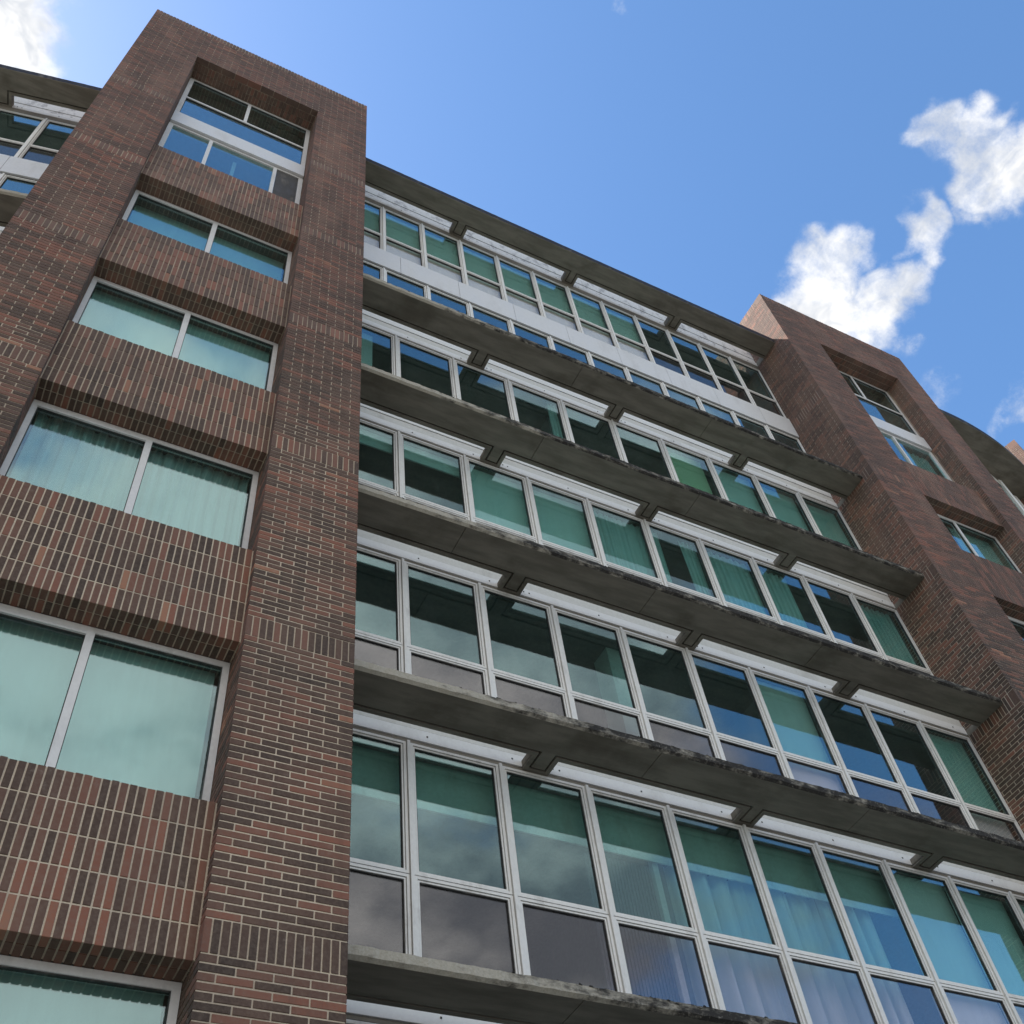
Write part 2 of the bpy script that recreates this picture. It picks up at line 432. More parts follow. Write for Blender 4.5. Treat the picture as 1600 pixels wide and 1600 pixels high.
def brick_tower(X0, X1, I0, I1, YF, YS, YW, ZT, ZO, spans, sold, label, side_depth_L, side_depth_R, hint, single, mw=None, zlo=ZG, depth=3.4):
    """X0..X1 tower, I0..I1 opening, YF front, YS spandrel face, YW window plane, ZT top, ZO opening head,
       spans [(bottom, top)] of the spandrels"""
    core = MB(); j = JD; yb = YF + depth
    core.box(X0 + j, I0 - j, YF + j, yb, zlo, ZT - .02)
    core.box(I1 + j, X1 - j, YF + j, yb, zlo, ZT - .02)
    core.box(I0 - j + .0005, I1 + j - .0005, YF + j, yb, ZO + .014, ZT - .02)
    core.box(I0 - j + .0005, I1 + j - .0005, yb - .15, yb - .001, zlo, ZO + j - .0005)
    tower = part('brick_tower', core.mesh('brick_tower', ['mortar']), mw, None, label)
    B = Bricks()
    pier(B, X0, I0, YF, zlo, ZO, sold, side_depth_L, YW, hint, zlo)
    pier(B, I1, X1, YF, zlo, ZO, sold, YW, side_depth_R, hint, zlo)
    # head wall above the opening, ending in a soldier coping
    ztop = ZT - .25
    n = round((ztop - ZO) / CP); cp = (ztop - ZO) / n
    for c in range(n):
        za = ZO + c * cp + JT / 2; zb = ZO + (c + 1) * cp - JT / 2
        cd = B.course(X0, X1, YF, za, zb, c % 2, hint=hint)
        for f_, sg, ye in ((X0, -1, side_depth_L), (X1, 1, side_depth_R)):
            if ye: B.side(f_, sg, YF, ye(za) if callable(ye) else ye, za, zb, cd, hint)
    n = round((X1 - X0) / SP); p = (X1 - X0 + JT) / n
    for i in range(n):
        B.add(X0 + i * p, X0 + (i + 1) * p - JT, YF + rnd.uniform(-.002, .002), YF + BL, ztop + JT / 2, ZT - JT / 2 + rnd.uniform(-.004, .006), hint, 's')
    for f_, sg, ye in ((X0, -1, side_depth_L), (X1, 1, side_depth_R)):
        if not ye: continue
        yy = YF + BL + JT; ye = ye(ztop) if callable(ye) else ye
        while yy < ye:
            if sg > 0: B.add(f_ - BL, f_, yy, yy + BH, ztop + JT/2, ZT - JT/2 + rnd.uniform(-.004,.006), hint, 'x')
            else: B.add(f_, f_ + BL, yy, yy + BH, ztop + JT/2, ZT - JT/2 + rnd.uniform(-.004,.006), hint, 'x')
            yy += SP
    # soffit of the head
    n = round((I1 - I0) / SP); p = (I1 - I0 - JT) / n
    def soffit(BB, z, ya, first):
        yy = ya; k = 0
        while yy < YW - .02:
            d = first if k == 0 else .1285
            e = min(yy + d, YW + .03)
            for i in range(n):
                x = I0 + JT + i * p
                BB.add(x, x + p - JT, yy, e, z + rnd.uniform(-.0008, .0008), z + .05, hint, 'z')
            yy = e + JT; k += 1
    soffit(B, ZO, YF + BD + JT, .1285)
    # choose the bricks that show largest as single objects
    if single:
        cand = [b for b in B.b if b[7] == 'y' and abs((b[1]-b[0]) - BL) < .002 and in_view(b)]
        cand.sort(key=lambda b: b[4]**2 + b[0]**2)
        pick = cand[:singles_left['brick']]; ids = set(id(b) for b in pick)
        for b in pick: brick_object(b, 'brick', tower)
        singles_left['brick'] -= len(pick)
        B.b = [b for b in B.b if id(b) not in ids]
    join_bricks(B.b, 'brickwork', tower)
    # spandrels
    for (zb_, zt_) in spans:
        cm = MB(); cm.box(I0 - .004, I1 + .004, YS + j, YW - .004, zb_ + .007, zt_ - j)
        spn = part('brick_spandrel', cm.mesh('brick_spandrel', ['mortar']), mw)
        S = Bricks(); rows = 5; rp = (zt_ - zb_) / rows
        for r_ in range(rows):
            for i in range(n):
                x = I0 + JT + i * p
                S.add(x + rnd.uniform(-.0008,.0008), x + p - JT, YS + rnd.uniform(-.0015, .0015), YS + BD, zb_ + r_ * rp + (0 if r_ == 0 else JT / 2), zb_ + (r_ + 1) * rp - JT / 2 + (rnd.uniform(-.003,.006) if r_ == rows-1 else 0), hint + 5, 's')
        for i in range(n):
            x = I0 + JT + i * p
            S.add(x, x + p - JT, YS + BD + JT, YW + .02, zb_ + rnd.uniform(-.0008,.0008), zb_ + .05, hint, 'z')
        if single and singles_left['soldier_brick'] > 0 and zb_ < 9:
            cand = [b for b in S.b if b[7] == 's' and in_view(b)]
            cand.sort(key=lambda b: b[4])
            pick = cand[:singles_left['soldier_brick']]; ids = set(id(b) for b in pick)
            for b in pick: brick_object(b, 'soldier_brick', spn)
            singles_left['soldier_brick'] -= len(pick)
            S.b = [b for b in S.b if id(b) not in ids]
        join_bricks(S.b, 'brickwork', spn)
    return tower

# tower beside the street corner (left) and its twin on the right
T1 = dict(X0=-1.926, X1=2.430, I0=-.911, I1=1.436, YF=6.40, YS=6.51, YW=6.776, ZT=23.18, ZO=21.42)
sp1 = [(3.944, 5.193), (6.874, 8.126), (9.772, 11.028), (12.681, 13.921), (15.586, 16.830)]
sp1_low = [(1.03, 2.28)]
sold1 = [1.03, 3.944, 6.874, 9.772, 12.681, 15.586, 18.49]
brick_tower(**T1, spans=sp1 + sp1_low, sold=sold1, label='nearer brick tower on the left with six stacked windows',
            side_depth_L=9.0, side_depth_R=7.9, hint=0.0, single=True)
T2 = dict(X0=12.62, X1=17.035, I0=13.80, I1=16.165, YF=6.524, YS=6.634, YW=6.90, ZT=23.20, ZO=21.56)
sp2 = [(12.895, 14.150), (15.835, 17.05), (9.98, 11.23), (7.06, 8.31)]
sold2 = [1.2, 4.1, 7.02, 9.90, 12.76, 15.68, 18.52]
brick_tower(**T2, spans=sp2, sold=sold2, label='farther brick tower on the right with its side wall in view',
            side_depth_L=lambda z: 9.8 if z > 20.9 else 7.85, side_depth_R=7.4, hint=11.0, single=False)
# third tower far along the curved wing
rot3 = R(17.0)
brick_tower(X0=0, X1=4.4, I0=1.0, I1=3.4, YF=0, YS=.11, YW=.38, ZT=23.18, ZO=21.42, spans=[(18.4, 19.6)], sold=[18.49, 21.0],
            label='distant brick tower peeking over the curved roof edge', side_depth_L=2.4, side_depth_R=None, hint=21.0,
            single=False, mw=TR((21.70, 7.22, 0)) @ Matrix.Rotation(rot3, 4, 'Z'), zlo=16.0)

# ------------------------------------------------------------------ windows
def ring(mb, x0, x1, z0, z1, wd, ya, yb, mi=0):
    mb.box(x0, x1, ya, yb, z1 - wd, z1, mi); mb.box(x0, x1, ya, yb, z0, z0 + wd, mi)
    mb.box(x0, x0 + wd, ya, yb, z0 + wd, z1 - wd, mi); mb.box(x1 - wd, x1, ya, yb, z0 + wd, z1 - wd, mi)
def sash(mb, x0, x1, z0, z1, wd=.055):
    """stepped metal sash: outer ring, shadow groove, inner ring, thin dark gasket"""
    a = wd * .50
    ring(mb, x0, x1, z0, z1, a, -.030, .030)
    ring(mb, x0 + a + .006, x1 - a - .006, z0 + a + .006, z1 - a - .006, wd - a - .012, -.020, .030)
    ring(mb, x0 + a - .003, x1 - a + .003, z0 + a - .003, z1 - a + .003, .012, -.008, .026, 1)
    ring(mb, x0 + wd - .0055, x1 - wd + .0055, z0 + wd - .0055, z1 - wd + .0055, .008, -.010, .024, 1)
def pane_mesh(x0, x1, z0, z1, mat, yy=.004):
    b = MB(); b.box(x0, x1, yy, yy + .006, z0, z1); return b.mesh('pane', [mat])
_wcache = {}
def window(W, H, splits, mw, glasses, wd=.055, label=None):
    """window part with its panes; splits = relative z of rails (list of (z0,z1) sashes)"""
    key = (round(W, 4), tuple((round(a, 4), round(b, 4)) for a, b in splits), glasses, wd)
    if key not in _wcache:
        f = MB()
        for a, b in splits: sash(f, .0, W, a, b, wd)
        me = f.mesh('window', ['window_frame', 'gasket'])
        _wcache[key] = (me, [pane_mesh(wd - .003, W - wd + .003, a + wd - .003, b - wd + .003, gm) for (a, b), gm in zip(splits, glasses)])
    me, ps = _wcache[key]
    o = part('window', me, mw, None, label)
    for q in ps: part('pane', q, None, o)
    return o

YWN = 7.569                      # window plane of the glazed bay
PITCH = 1.0236; XM = 3.446       # first mullion that clears the tower
XE = 12.617
SL = {1: 4.433, 2: 7.344, 3: 10.181, 4: 13.011, 5: 15.886}
SOF = {k: v - .11 for k, v in SL.items()}
ROOF_S = 21.27
OV = .80                         # overhang of the floor slabs
ROV = .721
BRK = [(4.73, 5.035), (7.395, 7.67), (10.05, 10.34)]   # brackets between the vent recesses

def mull(x, z0, z1, mw, wd=.032):
    b = MB(); b.box(-wd / 2, wd / 2, -.048, .05, z0, z1)
    b.box(-wd / 2 - .011, -wd / 2 + .0005, -.012, .03, z0, z1, 1); b.box(wd / 2 - .0005, wd / 2 + .011, -.012, .03, z0, z1, 1)
    return part('mullion', b.mesh('mullion', ['window_frame', 'gasket']), mw @ TR((x, 0, 0)))

def low_row(k, head, floor, trans, MW, lx=2.43, n=10):
    """row of windows with a tall teal pane over a clear lower pane"""
    xs = [XM + (i - 1) * PITCH for i in range(0, n)] + [XE]
    for i in range(n):
        x0 = xs[i] + .024; x1 = xs[i + 1] - (.024 if i < n - 1 else .0)
        gt = .010
        window(x1 - x0, 0, ((floor + SILL - trans, -gt / 2), (gt / 2, head - trans)), MW @ TR((x0, 0, trans)), ('clear_glass', 'teal_glass'))
    for i in range(1, n): mull(xs[i], floor + SILL, head + .012, MW)
    hb = MB(); hb.box(lx, XE, .03, .10, head, head + .045); hb.box(lx, XE, -.02, .031, head + .012, head + .045, 1)
    part('window_head', hb.mesh('window_head', ['soffit', 'soffit']), MW)

MC = TR((0, YWN, 0))
heads = {0: SOF[1] - .02, 1: SOF[2] - .02, 2: SOF[3] - .02, 3: SOF[4] - .02, 4: SOF[5] - .02}
floors = {0: 1.52, 1: SL[1], 2: SL[2], 3: SL[3], 4: SL[4]}
SILL = .43
trans = {0: 2.78, 1: 5.697, 2: 8.580, 3: 11.42, 4: 14.28}
for k in range(5): low_row(k, heads[k], floors[k], trans[k], MC)

# top row: narrower panes, white panel band, low strip of glass
P5 = .8507; X5 = 3.254
def top_row(xs, MW, x_lo, x_hi, head=21.10, panels=None):
    for i in range(len(xs) - 1):
        x0 = xs[i] + .020; x1 = xs[i + 1] - .020
        window(x1 - x0, 0, ((18.965 - 19.70, -.004), (.004, head - 19.70)), MW @ TR((x0, 0, 19.70)), ('plain_glass', 'teal_glass'), .045)
        window(x1 - x0, 0, ((16.35 - 18.2, 0),), MW @ TR((x0, 0, 18.20)), ('teal_glass',), .048)
    for x in xs[1:-1]:
        mull(x, 18.965, head + .01, MW, .028); mull(x, 16.35, 18.20, MW, .030)
    hb = MB(); hb.box(x_lo, x_hi, -.03, .08, head, ROOF_S + .02)
    part('window_head', hb.mesh('window_head', ['soffit']), MW)
    pn = panels
    for a, b in zip(pn[:-1], pn[1:]):
        q = MB(); q.box(a + .004, b - .004, -.062, .04, 18.235, 18.935)
        part('band_panel', q.mesh('band_panel', ['band_panel']), MW)
    q = MB(); q.box(x_lo, x_hi, -.030, .045, 18.205, 18.232); q.box(x_lo, x_hi, -.030, .045, 18.938, 18.962)
    part('band_rail', q.mesh('band_rail', ['gasket']), MW)
xs5 = [X5 + (i - 1) * P5 for i in range(0, 12)] + [XE]
top_row(xs5, MC, 2.44, XE - .002, panels=[2.44, 3.575, 4.76, 5.93, 7.10, 8.27, 9.44, 10.61, 11.78, XE - .002])

# ------------------------------------------------------------------ slabs with vent recesses
def slab(top, soff, x0, x1, ov, brk, mw, edge_h=.085, ch=.035, roof=False, joints=(), inner=4.0, name='floor_slab', label=None, seed=1):
    rr = random.Random(seed)
    YR = -.26                                   # front of the recess
    GV = .026; yb0 = YR - .055                  # drip groove
    b = MB()
    y0 = -ov
    # weathered front edge, uneven: built as short lengths
    step = .055; nseg = max(2, int((x1 - x0) / step)); prev = None
    zt = top
    ws = []
    for i in range(nseg + 1):
        x = x0 + (x1 - x0) * i / nseg
        jz = rr.uniform(-.003, .0025) * (0.3 if roof else 1); jy = rr.uniform(-.004, .005) * (0.3 if roof else 1); jb = rr.uniform(-.003, .004)* (0.3 if roof else 1)
        ws.append([(x, y0 + .02, zt + jz * .5), (x, y0 + jy, zt - .008 + jz), (x, y0 + jy * .7, zt - edge_h + jb), (x, y0 + ch, soff)])
    for A, Bq in zip(ws[:-1], ws[1:]):
        b.quad(A[1], Bq[1], Bq[0], A[0], 1); b.quad(A[2], Bq[2], Bq[1], A[1], 1); b.quad(A[3], Bq[3], Bq[2], A[2], 1 if not roof else 0)
    # top and ends
    b.quad((x0, y0 + .02, zt), (x1, y0 + .02, zt), (x1, YR - .07, zt), (x0, YR - .07, zt), 1)
    b.quad((x0, y0 + ch, soff), (x0, y0 + .02, zt), (x0, 0, zt), (x0, 0, soff), 0)
    b.quad((x1, y0 + ch, soff), (x1, 0, soff), (x1, 0, zt), (x1, y0 + .02, zt), 0)
    # soffit field, split at the shutter joints
    js = [x0] + sorted(joints) + [x1]
    for a, c in zip(js[:-1], js[1:]):
        ga = 0 if a == x0 else .004; gc = 0 if c == x1 else .004
        b.box(a + ga, c - gc, y0 + ch - .0005, yb0 - GV, soff, soff + .05, 0, (1,))
    b.quad((x0, 0, soff + .016), (x1, 0, soff + .016), (x1, y0 + ch, soff + .016), (x0, y0 + ch, soff + .016), 2) if False else None
    # backing inside the joints and groove
    rec = []; xx = x0
    for p, q in brk: rec.append((xx, p)); xx = q
    rec.append((xx, x1))
    b.box(x0, x1, y0 + ch + .01, YR, soff + .020, soff + .045, 2)
    for i, (p, q) in enumerate(brk):
        b.box(p - .0, q + .0, YR - .001, .0, soff + .020, soff + .0285, 2)
        b.box(p + .05 + GV, q - .05 - GV, yb0 - GV - .001, -.09, soff + .0006, soff + .028, 0)      # tongue
        b.box(p, p + .05, YR, -.0005, soff, soff + .03, 0); b.box(q - .05, q, YR, -.0005, soff, soff + .03, 0)
        b.box(p + .05, q - .05, -.09 + GV, -.0005, soff, soff + .03, 0)
    for p, q in rec:
        b.box(p - (.05 if p != x0 else 0), q + (.05 if q != x1 else 0), yb0, YR, soff, soff + .04, 0)
    # cheeks of each recess, its roof, and the floor behind
    for p, q in brk:
        b.box(p, q, YR, -.036, soff + .0301, zt - .004, 0)
    b.box(x0, x1, YR - .08, YR - .001, soff + .046, zt - .003, 0)
    b.box(x0, x1, .105, inner, soff - .02, soff + .214, 3)
    o = part(name, b.mesh(name, ['soffit', 'roof_flashing' if roof else 'edge', 'groove_shade', 'interior_ceiling']), mw, None, label)
    # vents in the recesses
    mid = [x0] + [(p + q) / 2 for p, q in brk] + [x1]
    for p, q in zip(mid[:-1], mid[1:]):
        v = MB(); a_, c_ = p + .001, q - .001
        v.box(a_, c_, -.004, .090, soff + .030, soff + .52 + (.3 if roof else 0))          # masonry behind the boards
        up = part('upstand', v.mesh('upstand', ['soffit']), mw)
        for za, zc, yy, mm in ((.032, .172, -.034, 'vent_white'), (.186, .330, -.022, 'vent_peeling' if roof else 'vent_ceiling'), (.346, .515 + (.3 if roof else 0), -.030, 'vent_peeling' if roof else 'vent_white')):
            c = MB(); c.box(a_, c_, yy, -.0045, soff + za, soff + zc); part('upstand_board', c.mesh('upstand_board', [mm]), None, up)
        bx = MB()
        for xb in (a_ + .22, a_ + .30, (a_ + c_) / 2, c_ - .26):
            bx.box(xb - .008, xb + .008, -.0395, -.0345, soff + .095, soff + .111)
        part('fixings', bx.mesh('fixings', ['gasket']), None, up)
    return o
BR0 = BRK
for k in (1, 2, 3, 4, 5):
    jn = {1: (4.55, 7.2, 9.9), 2: (6.0, 8.8), 3: (3.95, 6.62, 9.3), 4: (5.4, 8.1), 5: (6.55, 9.2)}[k]
    slab(SL[k], SOF[k], 2.432, 12.618, OV, BR0, MC, joints=jn, name='floor_slab', seed=k,
         label=None)
slab(21.454, ROOF_S, 2.432, 12.618, ROV, BR0, MC, edge_h=.178, ch=.012, roof=True, name='roof_slab', seed=9, label='dark edged roof slab over the top window row')
# flat roof behind the eaves
b = MB(); b.box(-2.0, 17.0, YWN + .2, YWN + 5.2, ROOF_S + .34, 21.45); part('roof_deck', b.mesh('roof_deck', ['roof_flashing']))

# crust of lichen and dirt along the slab edges (one mass per slab)
def crust(k, x0, x1, amt, seed):
    rr = random.Random(seed); b = MB(); x = x0; y = YWN - OV; z = SL[k]
    while x < x1:
        d = mnoise.noise(Vector((x * 1.7, k * 3.3, seed))) * .5 + .5
        if rr.random() < d * amt:
            w_ = rr.uniform(.012, .05); h_ = rr.uniform(.005, .016); dp = rr.uniform(.01, .035); yy = y + rr.uniform(-.006, .012); zz = z - rr.uniform(.004, .03) if rr.random() < .45 else z - .008
            p = [(x, yy, zz), (x + w_, yy - rr.uniform(0, .004), zz - rr.uniform(0, .006)), (x + w_ * .9, yy + dp, zz), (x + w_ * .1, yy + dp, zz),
                 (x + w_ * .2, yy + .003, zz + h_), (x + w_ * rr.uniform(.5, .9), yy + .004, zz + h_ * rr.uniform(.5, 1)), (x + w_ * .8, yy + dp * .8, zz + h_ * .7), (x + w_ * .2, yy + dp * .8, zz + h_ * .8)]
            b.hexa(p)
        x += rr.uniform(.006, .026)
    part('lichen', b.mesh('lichen', ['crust']), kind='stuff')
for k, xs_, a_ in ((1, 3.7, .22), (2, 3.6, .25), (3, 3.0, .4), (4, 2.7, .5), (5, 2.9, .2)): crust(k, xs_, 12.6, a_, k + 40)

# ------------------------------------------------------------------ interior of the glazed bay
b = MB()
b.box(2.45, 12.6, YWN + 3.9, YWN + 4.0, ZG, ROOF_S)
b.box(2.436, 2.449, YWN + .12, YWN + 4.0, ZG, ROOF_S); b.box(12.601, 12.615, YWN + .12, YWN + 4.0, ZG, ROOF_S)
part('interior_wall', b.mesh('interior_wall', ['interior_wall']))
for k in (1, 2, 3, 4, 5):
    b = MB(); b.box(2.45, 12.6, YWN + .12, YWN + 3.9, SL[k] + .225 - .11 + .11, SL[k] + .24); part('interior_floor', b.mesh('interior_floor', ['interior_floor']))
# partitions so that the rooms do not run through
for k in range(0, 5):
    z0 = floors[k] + .25; z1 = heads[k] - .003
    for xp in ((6.45, 9.15) if k != 2 else (6.60, 9.0)):
        b = MB(); b.box(xp, xp + .12, YWN + .35, YWN + 3.88, z0, z1); part('partition', b.mesh('partition', ['interior_wall']))
b = MB(); b.box(2.45, 10.15, YWN + .175, YWN + .205, 6.70, 7.19); part('bulkhead', b.mesh('bulkhead', ['bulkhead']))
b = MB(); b.box(2.45, 9.72, YWN + .172, YWN + .205, 6.625, 6.699); b.box(2.45, 9.72, YWN + .160, YWN + .1715, 6.60, 6.640); part('pelmet', b.mesh('pelmet', ['pale_board']))
b = MB(); b.box(6.50, 6.86, YWN + .33, YWN + .65, SL[2] + .25, heads[2] - .003); part('interior_column', b.mesh('interior_column', ['interior_column']))

# ------------------------------------------------------------------ curtains and blinds: things that hang behind the glass
def curtain_mesh(x0, x1, z0, z1, folds, amp, seed, lean=0.0):
    rr = random.Random(seed); nx = max(24, int(folds * 12)); nz = 10
    b = MB(); ph = rr.uniform(0, 6)
    ks = [rr.uniform(.7, 1.3) for _ in range(40)]
    def pt(i, jz):
        u = i / nx; v = jz / nz
        uu = u * folds
        kk = ks[int(uu) % 40]
        y = amp * kk * math.sin(2 * math.pi * uu + ph + .5 * math.sin(3 * u + v)) * (.55 + .45 * (1 - v)) + .3 * amp * math.sin(2 * math.pi * uu * 2.3 + 1.3 * ph)
        x = x0 + (x1 - x0) * (u + lean * (1 - v) * (.5 - u)) + .25 * amp * math.sin(4 * math.pi * uu + ph)
        return (x, y, z0 + (z1 - z0) * v)
    vs = [pt(i, j) for j in range(nz + 1) for i in range(nx + 1)]
    fs = [(j*(nx+1)+i, j*(nx+1)+i+1, (j+1)*(nx+1)+i+1, (j+1)*(nx+1)+i) for j in range(nz) for i in range(nx)]
    b.v = vs; b.f = fs; b.m = [0] * len(fs)
    return b
def curtain(x0, x1, z0, z1, y, mat, label, group, folds=6, amp=.03, seed=1, lean=0.0):
    b = curtain_mesh(x0, x1, z0, z1, folds, amp, seed, lean)
    return thing('curtain', b.mesh('curtain', [mat], True), label, 'curtain', group, TR((0, y, 0)))
def blind(x0, x1, z0, z1, y, mat, label, group, bar=True):
    """roller blind: slightly billowing sheet with thickness, bottom bar and roller"""
    rt = bpy.data.objects.new('roller_blind', None); col.objects.link(rt); rt.location = ((x0 + x1) / 2, y, z0)
    rt['label'] = label; rt['category'] = 'blind'
    if group: rt['group'] = group
    W = x1 - x0; H = z1 - z0; nx = 8; nz = 12; sd = rnd.uniform(0, 50)
    b = MB()
    def pt(i, j, off):
        u = i / nx - .5; v = j / nz
        return (u * W, off + .010 * mnoise.noise(Vector((u * 2 + sd, v * 2, 0))) + .006 * math.sin(v * 3), v * H)
    for off, flip in ((0, 0), (.003, 1)):
        i0 = len(b.v); b.v += [pt(i, j, off) for j in range(nz + 1) for i in range(nx + 1)]
        for j in range(nz):
            for i in range(nx):
                q = (i0 + j*(nx+1)+i, i0 + j*(nx+1)+i+1, i0 + (j+1)*(nx+1)+i+1, i0 + (j+1)*(nx+1)+i)
                b.f.append(q[::-1] if flip else q); b.m.append(0)
    s = bpy.data.objects.new('sheet', b.mesh('sheet', [mat], True)); col.objects.link(s); s.parent = rt
    if bar:
        c = MB(); c.box(-W/2, W/2, -.008, .012, -.022, .004)
        s = bpy.data.objects.new('bottom_bar', c.mesh('bottom_bar', ['pale_board'])); col.objects.link(s); s.parent = rt
    c = MB(); n = 10
    for i in range(n):
        a0, a1 = 2*math.pi*i/n, 2*math.pi*(i+1)/n; r_ = .022
        c.quad((-W/2, .02 + r_*math.cos(a0), H + r_*math.sin(a0)), (W/2, .02 + r_*math.cos(a0), H + r_*math.sin(a0)), (W/2, .02 + r_*math.cos(a1), H + r_*math.sin(a1)), (-W/2, .02 + r_*math.cos(a1), H + r_*math.sin(a1)))
    s = bpy.data.objects.new('roller', c.mesh('roller', ['pale_board'], True)); col.objects.link(s); s.parent = rt
    return rt

ORD = ['first', 'second', 'third', 'fourth', 'fifth', 'sixth', 'seventh', 'eighth', 'ninth', 'tenth', 'eleventh', 'twelfth']
ROW = {1: 'lowest row', 2: 'second-lowest row', 3: 'middle row', 4: 'second-highest row', 5: 'top row'}
def px(i): return XM + (i - 1) * PITCH          # left mullion of pane i (pane 0 is half hidden by the tower)
YC = YWN + .105
def L(what, k, i): return '%s, %s window from left tower, %s' % (what, ORD[i], ROW[k])

# lowest full row
G1 = 'curtains of the lowest full row'
for i, (a, c, mt) in {4: (.04, .98, 'curtain_aqua'), 5: (.02, 1.0, 'curtain_aqua'), 6: (.02, .72, 'curtain_aqua')}.items():
    curtain(px(i) + a, px(i) + c * PITCH, SL[1] + .3, 6.72, YWN + .29, 'curtain_pale', L('pale pleated curtain hung from the pelmet', 1, i), G1, folds=3.6, amp=.08, seed=10 + i)
# ribbed vertical blind and a steel post
vb = bpy.data.objects.new('vertical_blind', None); col.objects.link(vb); vb.location = (px(3), YWN + .25, SL[1] + .3)
vb['label'] = L('dark ribbed vertical blind', 1, 3); vb['category'] = 'blind'
sm = MB(); sm.hexa([(-.021, -.006, 0), (.021, .006, 0), (.021, .008, 0), (-.021, -.004, 0), (-.021, -.006, 1.86), (.021, .006, 1.86), (.021, .008, 1.86), (-.021, -.004, 1.86)]); sme = sm.mesh('slat', ['ribbed_blind'])
for q in range(20):
    s = bpy.data.objects.new('slat', sme); col.objects.link(s); s.parent = vb; s.location = (.03 + q * .040, 0, 0)
pm = MB(); pm.box(-.035, .035, -.03, .03, 0, 2.13)
part('post', pm.mesh('post', ['steel_post']), TR((px(3) + .86, YWN + .24, SL[1] + .3)))
blind(px(7) + .01, px(8) - .01, SL[1] + .3, heads[1] - .03, YC, 'blind_pale', L('pale full-length roller blind', 1, 7), 'pale roller blinds')
blind(px(8) + .06, px(9) - .01, SL[1] + .3, heads[1] - .03, YC + .03, 'blind_green', L('greenish full-length roller blind', 1, 8), 'green roller blinds')
blind(px(9) + .12, XE - .02, SL[1] + .3, heads[1] - .03, YC, 'blind_green', L('greenish roller blind', 1, 9), 'green roller blinds')
# second row
blind(px(6) + .14, px(7) - .02, SL[2] + .3, heads[2] - .03, YC, 'blind_pale', L('pale green roller blind', 2, 6), 'pale roller blinds')
blind(px(9) + .17, XE - .05, SL[2] + .3, heads[2] - .03, YC, 'blind_green', L('green roller blind beside the brick wall', 2, 9), 'green roller blinds')
# middle row
blind(2.46, px(1) - .03, 12.52, heads[3] - .03, YC, 'blind_green', L('half-drawn green roller blind', 3, 0), 'green roller blinds')
blind(px(1) + .02, px(2) - .02, 12.52, heads[3] - .03, YC, 'blind_green', L('half-drawn green roller blind', 3, 1), 'green roller blinds')
for i in (2, 3): blind(px(i) + .02, px(i + 1) - .02, SL[3] + .3, heads[3] - .03, YC, 'blind_green', L('green full-length roller blind', 3, i), 'green roller blinds')
G3 = 'teal curtains of the middle row'
curtain(px(4) + .02, px(5) - .02, SL[3] + .3, heads[3] - .03, YC, 'curtain_aqua', L('teal pleated curtain drawn across', 3, 4), G3, 9, .026, 31)
curtain(px(5) + .01, px(5) + .30, SL[3] + .3, heads[3] - .03, YC, 'curtain_aqua', L('teal curtain pulled to the left side', 3, 5), G3, 4, .03, 32, .3)
curtain(px(5) + .68, px(6) - .02, SL[3] + .3, heads[3] - .03, YC, 'curtain_aqua', L('teal curtain pulled to the right side', 3, 5), G3, 4, .03, 33, .3)
curtain(px(6) + .02, px(7) - .02, SL[3] + .3, heads[3] - .03, YC, 'curtain_aqua', L('teal pleated curtain drawn across', 3, 6), G3, 8, .028, 34)
curtain(px(7) + .02, px(7) + .74, SL[3] + .3, heads[3] - .03, YC, 'curtain_aqua', L('teal pleated curtain stopping short of the frame', 3, 7), G3, 7, .028, 35)
curtain(px(9) + .16, XE - .06, SL[3] + .3, heads[3] - .03, YC, 'curtain_aqua', L('teal pleated curtain beside the brick wall', 3, 9), G3, 7, .028, 36)
# second row from the top
blind(2.46, 3.10, SL[4] + .3, heads[4] - .03, YC, 'blind_pale', L('narrow pale blind against the left tower', 4, 0), 'pale roller blinds')
curtain(px(3) + .80, px(4) - .03, SL[4] + .3, heads[4] - .03, YC, 'curtain_aqua', L('narrow strip of teal curtain', 4, 3), None, 3, .03, 41)
blind(px(6) + .05, px(7) - .10, SL[4] + .3, heads[4] - .03, YC, 'blind_lime', L('lime green roller blind', 4, 6), None)
for i, wgt in ((7, 'green roller blind'), (8, 'green roller blind'), (9, 'green roller blind beside the brick wall')):
    blind(px(i) + .04, (px(i + 1) if i < 9 else XE) - .04, SL[4] + .3, heads[4] - .03, YC, 'blind_green', L(wgt, 4, i), 'green roller blinds')
# top row
for i in range(0, 8):
    a = max(2.46, xs5[i]) + .02; c = xs5[i + 1] - .02
    blind(a, c, 18.9 + rnd.uniform(-.05, .05), 21.06, YWN + .075, 'blind_beige', L('pale roller blind filling both panes', 5, i), 'top row blinds')
curtain(xs5[8] + .03, xs5[8] + .20, 18.9, 21.05, YC, 'curtain_pale', L('narrow pale curtain at the left jamb', 5, 8), None, 2, .03, 51)

